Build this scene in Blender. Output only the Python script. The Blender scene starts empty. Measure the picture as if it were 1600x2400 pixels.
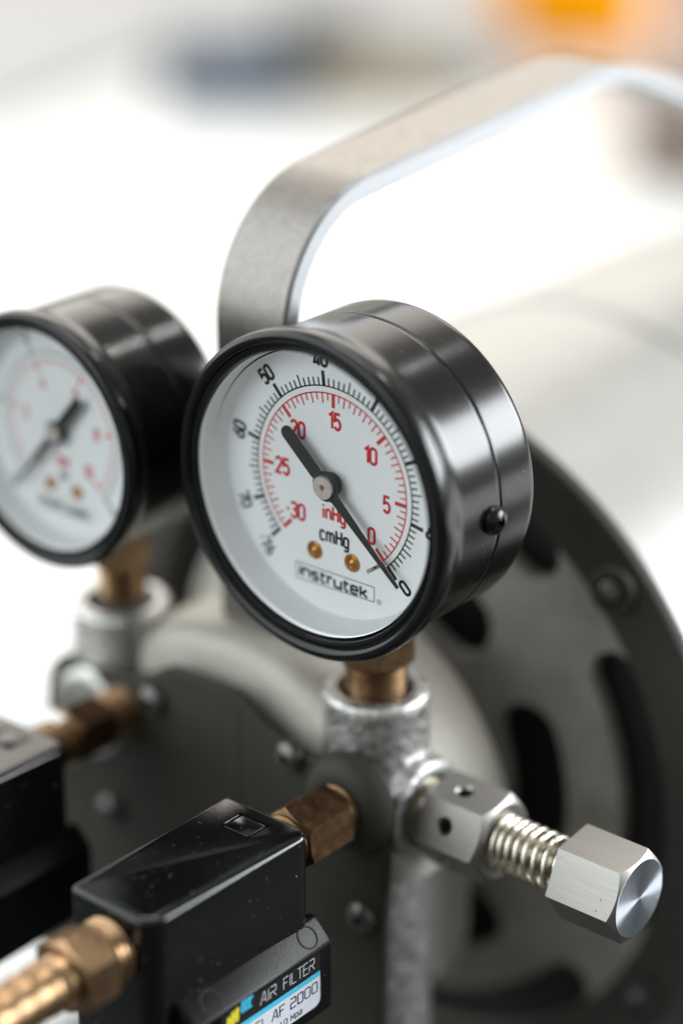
import bpy, bmesh, math, random
from mathutils import Vector, Matrix
random.seed(7)
rad = math.radians
pi = math.pi
sc = bpy.context.scene
COL = sc.collection
S = 0.001                 # everything below is measured in millimetres
ZB = 195.0                # dial centre of the front gauge sits 195 mm above the bench
def W(p): return Vector((p[0]*S, p[1]*S, (p[2]+ZB)*S))

# ------------------------------------------------------------------ camera
cd = bpy.data.cameras.new("camera"); cam = bpy.data.objects.new("camera", cd); COL.objects.link(cam)
cam.location = W((253.036, -299.132, 164.708))
cam.rotation_euler = (rad(90-23.518), 0, rad(40.0235))
cd.sensor_fit = 'VERTICAL'; cd.sensor_height = 36; cd.sensor_width = 24; cd.lens = 82.5
cd.clip_start = 0.02; cd.clip_end = 60
cd.dof.use_dof = True; cd.dof.focus_distance = 0.4220; cd.dof.aperture_fstop = 3.4
cd.dof.aperture_blades = 0
sc.camera = cam

# ------------------------------------------------------------------ world, lamps, exposure
w = bpy.data.worlds.new("World"); sc.world = w; w.use_nodes = True
bg = w.node_tree.nodes["Background"]; bg.inputs[0].default_value = (0.97, 1.0, 0.985, 1); bg.inputs[1].default_value = 0.36
def area(name, loc, target, sx, sy, power, col=(1, 1, 1), spread=180):
    l = bpy.data.lights.new(name, 'AREA'); l.shape = 'RECTANGLE'; l.size = sx; l.size_y = sy
    l.energy = power; l.color = col; l.spread = rad(spread)
    o = bpy.data.objects.new(name, l); COL.objects.link(o); o.location = loc
    o.rotation_euler = (Vector(target)-Vector(loc)).to_track_quat('-Z', 'Y').to_euler()
    return o
area("side_window_light", (1.75, 1.95, 0.92), (0, 0, 0.2), 1.9, 1.0, 104, (0.93, 0.97, 1.0))
area("back_window_light", (-2.15, 2.30, 1.50), (0, 0, 0.6), 3.6, 2.2, 62, (1.0, 0.93, 0.84))
area("ceiling_light_panel", (-0.45, 0.60, 2.4), (-0.38, 0.5, 0), 1.4, 1.0, 26, (1.0, 0.985, 0.96))
area("front_fill_light", (-2.2, -2.1, 1.75), (0, 0, 0.2), 7.0, 4.0, 205, (0.92, 0.98, 1.0))  # added broad fill standing in for diffuse room light, not a window
def bulb(name, loc, r, power, col):
    l = bpy.data.lights.new(name, 'POINT'); l.shadow_soft_size = r; l.energy = power; l.color = col
    o = bpy.data.objects.new(name, l); COL.objects.link(o); o.location = loc
bulb("ceiling_lamp", (0.14, 1.55, 1.85), 0.03, 9, (1.0, 0.97, 0.95))
sc.view_settings.view_transform = 'Standard'; sc.view_settings.look = 'None'
sc.view_settings.exposure = 0.40; sc.view_settings.gamma = 1.0
sc.cycles.use_denoising = True
sc.cycles.max_bounces = 10; sc.cycles.transparent_max_bounces = 12

# ------------------------------------------------------------------ materials
def mat(name, base, rough=0.5, metal=0.0, spec=0.5, bump=None, vary=None, dust=None, coat=0.0, aniso=None, rvar=None, brush=None, crown=0):
    """bump=(scale, strength, dist_mm)  vary=(scale, other colour, contrast)  dust=(scale, threshold, colour)"""
    m = bpy.data.materials.new(name); m.use_nodes = True
    nt = m.node_tree; N = nt.nodes; L = nt.links
    b = N["Principled BSDF"]
    b.inputs["Base Color"].default_value = (*base, 1); b.inputs["Roughness"].default_value = rough
    b.inputs["Metallic"].default_value = metal; b.inputs["Specular IOR Level"].default_value = spec
    b.inputs["Coat Weight"].default_value = coat; b.inputs["Coat Roughness"].default_value = 0.08
    tc = N.new("ShaderNodeTexCoord")
    def noise(scale, detail=4, rg=0.6, mapping=None):
        n = N.new("ShaderNodeTexNoise"); n.inputs["Scale"].default_value = scale; n.inputs["Detail"].default_value = detail
        n.inputs["Roughness"].default_value = rg
        if mapping:
            mp = N.new("ShaderNodeMapping"); mp.inputs["Scale"].default_value = mapping
            L.new(tc.outputs["Object"], mp.inputs[0]); L.new(mp.outputs[0], n.inputs["Vector"])
        else: L.new(tc.outputs["Object"], n.inputs["Vector"])
        return n
    def ramp(src, a, c):
        r = N.new("ShaderNodeMapRange"); r.inputs["From Min"].default_value = a; r.inputs["From Max"].default_value = c
        L.new(src, r.inputs["Value"]); return r
    col = None
    if vary:
        n = noise(vary[0], 6); r = ramp(n.outputs["Fac"], 0.5-vary[2], 0.5+vary[2])
        mx = N.new("ShaderNodeMix"); mx.data_type = 'RGBA'
        mx.inputs["A"].default_value = (*base, 1); mx.inputs["B"].default_value = (*vary[1], 1)
        L.new(r.outputs[0], mx.inputs["Factor"]); col = mx.outputs["Result"]
    if brush:                                   # fine machining lines: mapping scale, strength
        n = noise(1.0, 3, 0.7, brush[0]); r = ramp(n.outputs["Fac"], 0.3, 0.7)
        mx = N.new("ShaderNodeMix"); mx.data_type = 'RGBA'
        if col: L.new(col, mx.inputs["A"])
        else: mx.inputs["A"].default_value = (*base, 1)
        mx.inputs["B"].default_value = (*[c*brush[1] for c in base], 1)
        L.new(r.outputs[0], mx.inputs["Factor"]); col = mx.outputs["Result"]
    if dust:
        n = noise(dust[0], 2, 0.5); r = ramp(n.outputs["Fac"], dust[1], dust[1]+0.03)
        mx = N.new("ShaderNodeMix"); mx.data_type = 'RGBA'
        if col: L.new(col, mx.inputs["A"])
        else: mx.inputs["A"].default_value = (*base, 1)
        mx.inputs["B"].default_value = (*dust[2], 1)
        L.new(r.outputs[0], mx.inputs["Factor"]); col = mx.outputs["Result"]
        rr = N.new("ShaderNodeMapRange"); rr.inputs["To Min"].default_value = rough; rr.inputs["To Max"].default_value = 0.9
        L.new(r.outputs[0], rr.inputs["Value"]); L.new(rr.outputs[0], b.inputs["Roughness"])
        if metal > 0:
            rm = N.new("ShaderNodeMapRange"); rm.inputs["To Min"].default_value = metal; rm.inputs["To Max"].default_value = 0
            L.new(r.outputs[0], rm.inputs["Value"]); L.new(rm.outputs[0], b.inputs["Metallic"])
    if rvar and not dust:
        n = noise(rvar[0], 5); rr = N.new("ShaderNodeMapRange"); rr.inputs["From Min"].default_value = 0.3; rr.inputs["From Max"].default_value = 0.7
        rr.inputs["To Min"].default_value = rvar[1]; rr.inputs["To Max"].default_value = rvar[2]
        L.new(n.outputs["Fac"], rr.inputs["Value"]); L.new(rr.outputs[0], b.inputs["Roughness"])
    if col: L.new(col, b.inputs["Base Color"])
    if bump:
        n = noise(bump[0], 5); bp = N.new("ShaderNodeBump"); bp.inputs["Strength"].default_value = bump[1]
        bp.inputs["Distance"].default_value = bump[2]*S
        L.new(n.outputs["Fac"], bp.inputs["Height"]); L.new(bp.outputs[0], b.inputs["Normal"])
        if crown:                               # mouldings are slightly crowned along their length
            sx = N.new("ShaderNodeSeparateXYZ"); L.new(tc.outputs["Object"], sx.inputs[0])
            sq = N.new("ShaderNodeMath"); sq.operation = 'MULTIPLY'; L.new(sx.outputs["Y"], sq.inputs[0]); L.new(sx.outputs["Y"], sq.inputs[1])
            sm = N.new("ShaderNodeMath"); sm.operation = 'MULTIPLY'; L.new(sq.outputs[0], sm.inputs[0]); sm.inputs[1].default_value = -crown
            cb = N.new("ShaderNodeBump"); cb.inputs["Distance"].default_value = 1.0; L.new(sm.outputs[0], cb.inputs["Height"]); L.new(cb.outputs[0], bp.inputs["Normal"])
    if aniso:
        b.inputs["Anisotropic"].default_value = aniso[0]
        t = N.new("ShaderNodeTangent"); t.direction_type = 'RADIAL'; t.axis = aniso[1]; L.new(t.outputs[0], b.inputs["Tangent"])
    return m
M = {}
M['case'] = mat("black_enamel_case", (0.0045, 0.0042, 0.0035), 0.2, 0.0, 0.34, dust=(2300, 0.742, (0.3, 0.3, 0.29)), bump=(90, 0.1, 0.05), coat=0.0)
M['bezel'] = mat("black_bezel", (0.004, 0.0048, 0.0044), 0.22, 0.0, 0.3, dust=(2600, 0.78, (0.2, 0.2, 0.19)), coat=0.0)
M['dial'] = mat("white_dial", (0.87, 0.885, 0.89), 0.45, spec=0.3, bump=(1500, 0.03, 0.02))
M['ink_black'] = mat("black_ink", (0.006, 0.010, 0.009), 0.6, spec=0.2, vary=(4000, (0.014, 0.018, 0.016), 0.2))
M['ink_red'] = mat("red_ink", (0.56, 0.022, 0.034), 0.6, spec=0.2, vary=(3000, (0.62, 0.035, 0.048), 0.2))
M['pointer'] = mat("black_pointer_paint", (0.012, 0.013, 0.011), 0.5, bump=(2500, 0.05, 0.02))
M['steel'] = mat("nickel_steel", (0.66, 0.63, 0.58), 0.28, 1.0, rvar=(900, 0.2, 0.4), bump=(1800, 0.06, 0.02))
M['hub'] = mat("satin_nickel_hub", (0.72, 0.68, 0.62), 0.42, 1.0, rvar=(1500, 0.32, 0.5), bump=(4000, 0.06, 0.02))
M['copper'] = mat("copper_rivet", (0.62, 0.30, 0.085), 0.32, 1.0, vary=(2500, (0.38, 0.17, 0.05), 0.15), bump=(3000, 0.1, 0.03))
M['brass'] = mat("aged_brass", (0.35, 0.225, 0.125), 0.3, 1.0, vary=(160, (0.22, 0.135, 0.072), 0.22), rvar=(500, 0.24, 0.38), bump=(1200, 0.08, 0.04))
M['brass_shaded'] = mat('shaded_brass', (0.16, 0.098, 0.052), 0.38, 1.0, vary=(200, (0.12, 0.068, 0.034), 0.25), rvar=(500, 0.3, 0.44), bump=(1200, 0.08, 0.04))  # same brass, darkened to paint in the shade around the nipples
M['galv'] = mat("galvanised_casting", (0.60, 0.60, 0.59), 0.42, 1.0, vary=(420, (0.36, 0.352, 0.33), 0.16), rvar=(600, 0.34, 0.56), bump=(620, 0.7, 0.45))
M['alu'] = mat("machined_aluminium", (0.33, 0.319, 0.30), 0.42, 1.0, dust=(950, 0.74, (0.07, 0.065, 0.06)), brush=((60, 4200, 4200), 0.80), rvar=(700, 0.3, 0.46))
M['alu_end'] = mat("turned_aluminium_end", (0.46, 0.50, 0.55), 0.34, 1.0, aniso=(0.95, 'X'), bump=(5000, 0.05, 0.02))
M['hole'] = mat("dark_bore", (0.02, 0.018, 0.015), 0.6, 0.3, vary=(900, (0.05, 0.045, 0.03), 0.2))
M['thread_steel'] = mat('dull_thread_steel', (0.34, 0.31, 0.24), 0.36, 1.0, rvar=(900, 0.3, 0.45))
M['spring'] = mat("spring_wire", (0.72, 0.67, 0.57), 0.24, 1.0, rvar=(1200, 0.18, 0.34))
M['grey_paint'] = mat("dark_grey_paint", (0.028, 0.0268, 0.021), 0.6, 0.0, 0.2, vary=(120, (0.023, 0.022, 0.0172), 0.2), bump=(900, 0.25, 0.15))
M['motor'] = mat("grey_cast_housing", (0.31, 0.293, 0.255), 0.5, 0.2, 0.5, vary=(90, (0.20, 0.19, 0.167), 0.2), bump=(700, 0.3, 0.2))
M['motor_body'] = mat('silver_grey_motor_paint', (0.37, 0.36, 0.338), 0.42, 0.25, 0.5, vary=(60, (0.335, 0.326, 0.306), 0.2), bump=(500, 0.15, 0.15))
M['motor_band'] = mat('grey_motor_band', (0.33, 0.322, 0.303), 0.45, 0.3, 0.5, bump=(500, 0.15, 0.15))
M['rim'] = mat("dark_rim_paint", (0.042, 0.038, 0.033), 0.6, 0.0, 0.2, vary=(90, (0.034, 0.031, 0.027), 0.2), bump=(700, 0.25, 0.15))
M['crank'] = mat('pale_cast_crankcase', (0.40, 0.378, 0.335), 0.5, 0.15, 0.5, vary=(150, (0.35, 0.331, 0.293), 0.2), bump=(600, 0.3, 0.25))
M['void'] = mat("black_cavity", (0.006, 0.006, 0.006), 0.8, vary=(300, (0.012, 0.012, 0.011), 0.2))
M['handle'] = mat("satin_handle_metal", (0.215, 0.20, 0.184), 0.40, 0.95, 0.5, vary=(700, (0.175, 0.163, 0.15), 0.2), rvar=(500, 0.34, 0.46), bump=(600, 0.2, 0.15))
M['handle_edge'] = mat('lit_handle_edge', (0.38, 0.388, 0.40), 0.40, 1.0, rvar=(500, 0.36, 0.5), bump=(700, 0.12, 0.12))
M['filter'] = mat("black_filter_plastic", (0.0022, 0.0025, 0.0023), 0.13, 0.0, 0.4, dust=(1900, 0.738, (0.33, 0.33, 0.31)), bump=(1700, 0.2, 0.06), crown=-1.3)
M['filter_side'] = mat('black_label_carrier', (0.0022, 0.0025, 0.0023), 0.32, 0.0, 0.15, dust=(1900, 0.755, (0.3, 0.3, 0.28)), bump=(1500, 0.35, 0.08))
M['label_white'] = mat("label_silver_white", (0.66, 0.69, 0.76), 0.4, bump=(2500, 0.04, 0.02))
M['label_cyan'] = mat("label_cyan", (0.06, 0.50, 0.74), 0.4, bump=(2500, 0.04, 0.02))
M['label_yellow'] = mat("label_yellow", (0.72, 0.62, 0.03), 0.45, bump=(2500, 0.04, 0.02))
M['label_black'] = mat("label_black", (0.010, 0.010, 0.011), 0.3, bump=(2500, 0.04, 0.02))
M['print_grey'] = mat("label_grey_print", (0.50, 0.52, 0.54), 0.45, bump=(2500, 0.04, 0.02))
M['screw'] = mat("dark_screw_steel", (0.10, 0.097, 0.09), 0.34, 0.8, rvar=(900, 0.22, 0.4))
M['white_plastic'] = mat("white_plastic", (0.82, 0.81, 0.78), 0.35, bump=(400, 0.1, 0.1))
M['bench'] = mat("white_bench_laminate", (0.60, 0.598, 0.588), 0.42, 0.0, 0.4, vary=(6, (0.56, 0.558, 0.548), 0.2))
M['side_bench'] = mat('pale_side_bench', (0.30, 0.297, 0.29), 0.5, 0.0, 0.4, vary=(5, (0.275, 0.272, 0.266), 0.2))
M['grey_mat'] = mat("pale_grey_sheet", (0.29, 0.28, 0.265), 0.6, vary=(8, (0.26, 0.25, 0.235), 0.2))
M['floor'] = mat("dark_floor", (0.045, 0.046, 0.044), 0.6, vary=(3, (0.035, 0.036, 0.034), 0.2))
M['wall'] = mat("beige_wall", (0.58, 0.55, 0.49), 0.8, vary=(2, (0.53, 0.50, 0.45), 0.2))
M['orange'] = mat("orange_plastic", (0.70, 0.27, 0.0), 0.6, spec=0.05, vary=(10, (0.58, 0.22, 0.0), 0.2))
M['blue'] = mat("slate_blue_paint", (0.055, 0.078, 0.115), 0.5, vary=(10, (0.045, 0.064, 0.095), 0.2))
M['charcoal'] = mat("charcoal_plastic", (0.045, 0.045, 0.045), 0.5, vary=(10, (0.06, 0.06, 0.06), 0.2))
M['tan'] = mat("tan_cardboard", (0.30, 0.26, 0.19), 0.8, vary=(14, (0.26, 0.22, 0.16), 0.2))
M['grey_box'] = mat("grey_metal_box", (0.36, 0.35, 0.34), 0.5, vary=(10, (0.32, 0.31, 0.30), 0.2))
M['brown'] = mat("brown_card", (0.20, 0.155, 0.125), 0.8, vary=(10, (0.17, 0.13, 0.105), 0.2))
M['pink'] = mat("dull_red_plastic", (0.38, 0.16, 0.10), 0.5, vary=(10, (0.32, 0.13, 0.09), 0.2))

def glass_mat():
    m = bpy.data.materials.new("clear_lens"); m.use_nodes = True; nt = m.node_tree; N = nt.nodes; L = nt.links
    N.remove(N["Principled BSDF"]); out = N["Material Output"]
    t = N.new("ShaderNodeBsdfTransparent"); t.inputs[0].default_value = (0.975, 0.985, 0.985, 1)
    g = N.new("ShaderNodeBsdfGlossy"); g.inputs["Roughness"].default_value = 0.03
    f = N.new("ShaderNodeFresnel"); f.inputs[0].default_value = 1.46
    mx = N.new("ShaderNodeMixShader"); L.new(f.outputs[0], mx.inputs[0]); L.new(t.outputs[0], mx.inputs[1]); L.new(g.outputs[0], mx.inputs[2])
    L.new(mx.outputs[0], out.inputs[0]); return m
M['lens'] = glass_mat()

# ------------------------------------------------------------------ mesh building
class MB:
    """collects vertices (mm) and faces, links them as one mesh object"""
    def __init__(s): s.v = []; s.f = []
    def add(s, vs, fs):
        o = len(s.v); s.v += [tuple(p) for p in vs]; s.f += [tuple(i+o for i in f) for f in fs]; return s
    def xform(s, fn): s.v = [tuple(fn(p)) for p in s.v]; return s
    def build(s, name, m, parent=None, smooth=True, angle=35, bevel=0, recalc=True):
        me = bpy.data.meshes.new(name)
        me.from_pydata([W(p) for p in s.v], [], s.f); me.update()
        return link(name, me, m, parent, smooth, angle, bevel, recalc)
def link(name, me, m, parent=None, smooth=True, angle=35, bevel=0, recalc=True):
    bm = bmesh.new(); bm.from_mesh(me)
    if recalc: bmesh.ops.recalc_face_normals(bm, faces=bm.faces)
    if bevel:
        es = [e for e in bm.edges if len(e.link_faces) == 2 and e.calc_face_angle(0) > rad(30)]
        bmesh.ops.bevel(bm, geom=es, offset=bevel*S, segments=3, profile=0.5, affect='EDGES', clamp_overlap=True)
    bm.to_mesh(me); bm.free()
    if smooth:
        me.polygons.foreach_set("use_smooth", [True]*len(me.polygons)); me.set_sharp_from_angle(angle=rad(angle))
    if m is not None: me.materials.append(m)
    o = bpy.data.objects.new(name, me); COL.objects.link(o)
    # put the object's origin at its centre of base so that it can be handled
    if parent is not None: base = root_loc(parent)
    else:
        xs = [v.co for v in me.vertices]
        base = Vector(((min(c.x for c in xs)+max(c.x for c in xs))/2, (min(c.y for c in xs)+max(c.y for c in xs))/2, min(c.z for c in xs)))
    me.transform(Matrix.Translation(-base))
    if parent is None: o.location = base
    else: o.parent = parent
    o['_abs'] = list(base)
    return o
def root_loc(o): return Vector(o['_abs'])
def tag(o, label=None, cat=None, group=None, kind=None):
    if label: o['label'] = label
    if cat: o['category'] = cat
    if group: o['group'] = group
    if kind: o['kind'] = kind
    return o
def thing(name, loc, label, cat, group=None):
    o = bpy.data.objects.new(name, None); COL.objects.link(o); o.location = W(loc); o['_abs'] = list(W(loc))
    o.empty_display_size = 0.01
    return tag(o, label, cat, group)

def frame(axis):
    if axis == 'Y': return lambda r, h, a: (r*math.cos(a), h, r*math.sin(a))
    if axis == 'Z': return lambda r, h, a: (r*math.cos(a), r*math.sin(a), h)
    return lambda r, h, a: (h, r*math.cos(a), r*math.sin(a))
def lathe(mb, prof, c, axis, n=96, a0=0.0):
    """prof: list of (radius, height along axis); a radius of 0 closes an end"""
    F = frame(axis); vs = []; fs = []; rings = []
    for r, h in prof:
        if r <= 1e-6:
            vs.append(F(0, h, 0)); rings.append([len(vs)-1])
        else:
            rings.append(list(range(len(vs), len(vs)+n))); vs += [F(r, h, a0+2*pi*k/n) for k in range(n)]
    for A, B in zip(rings, rings[1:]):
        for k in range(n):
            k2 = (k+1) % n
            if len(A) == 1 and len(B) == 1: continue
            if len(A) == 1: fs.append((A[0], B[k], B[k2]))
            elif len(B) == 1: fs.append((A[k], A[k2], B[0]))
            else: fs.append((A[k], A[k2], B[k2], B[k]))
    mb.add([(p[0]+c[0], p[1]+c[1], p[2]+c[2]) for p in vs], fs); return mb
def hexprism(mb, R, h0, h1, c, axis, a0=0.0, cham0=0.0, cham1=0.0, seg=8):
    """hexagon bar with turned (conical) chamfers at its ends"""
    n = 6*seg; F = frame(axis); ap = R*math.cos(pi/6)
    def hr(a):
        k = ((a-a0) % (pi/3))-pi/6; return ap/math.cos(k)
    def ringat(h, lim): return [F(min(hr(a0+2*pi*k/n), lim), h, a0+2*pi*k/n) for k in range(n)]
    vs = []; fs = []
    # conical chamfer: radius limit grows away from the end face
    def cone(hend, s, ch):
        lay = []
        re = ap-ch*0.35
        lay.append([F(re, hend, a0+2*pi*k/n) for k in range(n)])
        lay.append([F(hr(a0+2*pi*k/n), hend+s*(hr(a0+2*pi*k/n)-re)*0.62, a0+2*pi*k/n) for k in range(n)])
        return lay
    L = []
    L += cone(h0, 1, cham0) if cham0 else [ringat(h0, 1e9)]
    L += list(reversed(cone(h1, -1, cham1))) if cham1 else [ringat(h1, 1e9)]
    for r in L: vs += r
    for i in range(len(L)-1):
        for k in range(n):
            k2 = (k+1) % n; fs.append((i*n+k, i*n+k2, (i+1)*n+k2, (i+1)*n+k))
    fs.append(tuple(range(n))); fs.append(tuple((len(L)-1)*n+k for k in range(n)))
    mb.add([(p[0]+c[0], p[1]+c[1], p[2]+c[2]) for p in vs], fs); return mb
def tube(mb, pts, r, n=10, cap=True):
    pts = [Vector(p) for p in pts]; vs = []; fs = []
    t = (pts[1]-pts[0]).normalized(); u = t.orthogonal().normalized()
    for i, p in enumerate(pts):
        t = (pts[min(i+1, len(pts)-1)]-pts[max(i-1, 0)]).normalized()
        u = (u-t*u.dot(t)).normalized(); v = t.cross(u)
        rr = r[i] if isinstance(r, (list, tuple)) else r
        vs += [p+(u*math.cos(2*pi*k/n)+v*math.sin(2*pi*k/n))*rr for k in range(n)]
    for i in range(len(pts)-1):
        for k in range(n):
            k2 = (k+1) % n; fs.append((i*n+k, i*n+k2, (i+1)*n+k2, (i+1)*n+k))
    if cap: fs.append(tuple(range(n))); fs.append(tuple((len(pts)-1)*n+k for k in range(n)))
    mb.add(vs, fs); return mb
def box(mb, x0, x1, y0, y1, z0, z1):
    vs = [(x, y, z) for x in (x0, x1) for y in (y0, y1) for z in (z0, z1)]
    mb.add(vs, [(0, 1, 3, 2), (4, 6, 7, 5), (0, 4, 5, 1), (2, 3, 7, 6), (0, 2, 6, 4), (1, 5, 7, 3)]); return mb
def prism(mb, poly, d0, d1, to3):
    n = len(poly); vs = [to3(p, d0) for p in poly]+[to3(p, d1) for p in poly]
    fs = [(k, (k+1) % n, n+(k+1) % n, n+k) for k in range(n)]+[tuple(range(n)), tuple(range(2*n-1, n-1, -1))]
    mb.add(vs, fs); return mb
def evaluated(o):
    dg = bpy.context.evaluated_depsgraph_get(); dg.update()
    me = bpy.data.meshes.new_from_object(o.evaluated_get(dg)); return me
def thread_prof(r, h0, h1, pitch, depth):
    out = []; h = h0; s = 1 if h1 > h0 else -1
    while (h1-h)*s > pitch*0.99:
        out += [(r-depth, h), (r-depth, h+s*pitch*0.15), (r, h+s*pitch*0.5), (r, h+s*pitch*0.65)]; h += s*pitch
    out.append((r-depth, h1)); return out

# ------------------------------------------------------------------ stroke lettering (flat print)
def arc(cx, cy, rx, ry, a0, a1, n=10): return [(cx+rx*math.cos(rad(a0+(a1-a0)*i/n)), cy+ry*math.sin(rad(a0+(a1-a0)*i/n))) for i in range(n+1)]
def stad(x0, x1, y0, y1, r):
    return arc(x1-r, y1-r, r, r, 0, 90, 5)+arc(x0+r, y1-r, r, r, 90, 180, 5)+arc(x0+r, y0+r, r, r, 180, 270, 5)+arc(x1-r, y0+r, r, r, 270, 360, 5)
DIN = {   # glyph: (width, [(points, closed)])
 '0': (.46, [(stad(0, .46, 0, 1, .23), True)]),
 '1': (.30, [([(.02, .80), (.26, 1), (.26, 0)], False)]),
 '2': (.46, [(arc(.23, .76, .22, .24, 170, -25)+[(.02, 0), (.47, 0)], False)]),
 '3': (.46, [(arc(.22, .77, .22, .23, 160, -80)+[(.15, .54)], False), (arc(.22, .27, .24, .27, 85, -160), False)]),
 '4': (.48, [([(.36, 0), (.36, .5)], False), ([(.25, 1), (.0, .22), (.48, .22)], False)]),
 '5': (.46, [([(.43, 1), (.05, 1), (.03, .56)]+arc(.22, .32, .23, .32, 125, -150), False)]),
 '6': (.46, [([(.36, 1), (.12, .62), (.03, .42)], False), (arc(.23, .28, .23, .28, 0, 360, 20)[:-1], True)]),
 '7': (.44, [([(0, .86), (0, 1), (.44, 1), (.14, 0)], False)]),
 '8': (.46, [(arc(.23, .76, .20, .24, 0, 360, 20)[:-1], True), (arc(.23, .26, .23, .26, 0, 360, 20)[:-1], True)]),
 '-': (.26, [([(0, .5), (.22, .5)], False)]), '.': (.12, [([(.05, 0), (.05, .1)], False)]),
 'i': (.10, [([(.05, 0), (.05, .68)], False), ([(.05, .84), (.05, .97)], False)]),
 'n': (.40, [([(.0, 0), (.0, .70)], False), ([(.0, .52)]+arc(.2, .48, .18, .21, 130, 0, 6)+[(.38, 0)], False)]),
 'H': (.46, [([(0, 0), (0, 1)], False), ([(.45, 0), (.45, 1)], False), ([(0, .52), (.45, .52)], False)]),
 'g': (.42, [(stad(0, .38, 0, .70, .17), True), ([(.38, .70), (.38, -.12)]+arc(.2, -.12, .18, .16, 0, -150, 6), False)]),
 'c': (.38, [(arc(.19, .50, .18, .20, 20, 180, 6)+arc(.19, .20, .18, .20, 180, 340, 6), False)]),
 'm': (.66, [([(.0, 0), (.0, .70)], False), ([(.0, .54)]+arc(.16, .50, .15, .19, 130, 0, 6)+[(.31, 0)], False), ([(.31, .50)]+arc(.47, .50, .16, .19, 150, 0, 6)+[(.63, 0)], False)]),
 'M': (.6, [([(0, 0), (0, 1), (.3, .35), (.6, 1), (.6, 0)], False)]), 'P': (.46, [([(0, 0), (0, 1), (.28, 1)]+arc(.28, .75, .18, .25, 90, -90, 6)+[(0, .5)], False)]),
 'a': (.42, [(stad(0, .38, 0, .68, .17), True), ([(.40, .68), (.40, 0)], False)]), 'b': (.42, [(stad(0, .4, 0, .68, .17), True), ([(0, 1), (0, .68)], False)]),
 'r': (.28, [([(0, 0), (0, .7)], False), ([(0, .5)]+arc(.2, .46, .18, .22, 120, 70, 3), False)]), 'p': (.42, [(stad(0, .4, 0, .68, .17), True), ([(0, 0), (0, -.28)], False)]),
 's': (.36, [(arc(.18, .5, .16, .17, 30, 220, 7)+arc(.18, .18, .18, .18, 60, -150, 7), False)]),
}
q = .12
TEK = {   # rounded techno lower case for the maker's box, and wide capitals for the filter label
 'i': (.12, [([(.06, 0), (.06, .74)], False), ([(.06, .9), (.06, 1.0)], False)]),
 'n': (.60, [([(.04, 0), (.04, .74), (.42, .74)]+arc(.42, .60, .14, .14, 80, 0, 4)+[(.56, 0)], False)]),
 's': (.54, [([(.50, .74), (.14, .74), (.06, .66), (.06, .45), (.14, .38), (.40, .38), (.48, .30), (.48, .08), (.40, 0), (.03, 0)], False)]),
 't': (.42, [([(.12, 1.0), (.12, .14), (.22, 0), (.40, 0)], False), ([(0, .74), (.40, .74)], False)]),
 'r': (.40, [([(.04, 0), (.04, .74), (.38, .74)], False)]),
 'u': (.60, [([(.04, .74), (.04, .14)]+arc(.18, .14, .14, .14, 190, 270, 4)+[(.56, 0), (.56, .74)], False)]),
 'e': (.60, [([(.06, .38), (.54, .38), (.54, .64), (.45, .74), (.14, .74), (.05, .64), (.05, .10), (.14, 0), (.54, 0)], False)]),
 'k': (.58, [([(.05, 0), (.05, 1.0)], False), ([(.50, .74), (.20, .38), (.05, .38)], False), ([(.22, .38), (.54, 0)], False)]),
 'A': (.80, [([(0, 0), (.42, 1), (.56, 1), (.74, 0)], False), ([(.30, .32), (.66, .32)], False)]),
 'I': (.14, [([(.05, 0), (.05, 1)], False)]),
 'R': (.74, [([(0, 0), (0, .50), (.58, .50), (.66, .58), (.66, .92), (.58, 1), (0, 1)], False), ([(.30, .50), (.68, 0)], False)]),
 'F': (.66, [([(0, 0), (0, 1), (.62, 1)], False), ([(0, .52), (.50, .52)], False)]),
 'L': (.60, [([(0, 1), (0, 0), (.56, 0)], False)]), 'T': (.64, [([(0, 1), (.64, 1)], False), ([(.32, 1), (.32, 0)], False)]),
 'E': (.64, [([(.62, 0), (0, 0), (0, 1), (.62, 1)], False), ([(0, .52), (.52, .52)], False)]),
 'M': (.80, [([(0, 0), (0, 1), (.38, .3), (.76, 1), (.76, 0)], False)]), 'O': (.74, [(stad(0, .70, 0, 1, .16), True)]),
 'D': (.74, [([(0, 0), (0, 1), (.52, 1), (.70, .80), (.70, .2), (.52, 0)], True)]),
 'P': (.70, [([(0, 0), (0, 1), (.56, 1), (.64, .9), (.64, .55), (.56, .45), (0, .45)], False)]),
 'S': (.68, [([(.62, 1), (.08, 1), (0, .92), (0, .6), (.08, .52), (.54, .52), (.62, .44), (.62, .08), (.54, 0), (0, 0)], False)]),
 '2': (.72, [([(0, 1), (.58, 1), (.66, .92), (.66, .6), (.58, .52), (.08, .52), (0, .44), (0, 0), (.68, 0)], False)]),
 '0': (.74, [(stad(0, .68, 0, 1, .16), True)]), '1': (.22, [([(0, .92), (.12, 1), (.12, 0)], False)]), '.': (.18, [([(.05, 0), (.05, .12)], False)]),
 'p': (.66, [([(.03, -.3), (.03, .74), (.56, .74), (.56, 0), (.03, 0)], False)]), 'a': (.64, [([(.03, .74), (.56, .74), (.56, 0), (.03, 0), (.03, .38), (.56, .38)], False)]),
}
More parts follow.
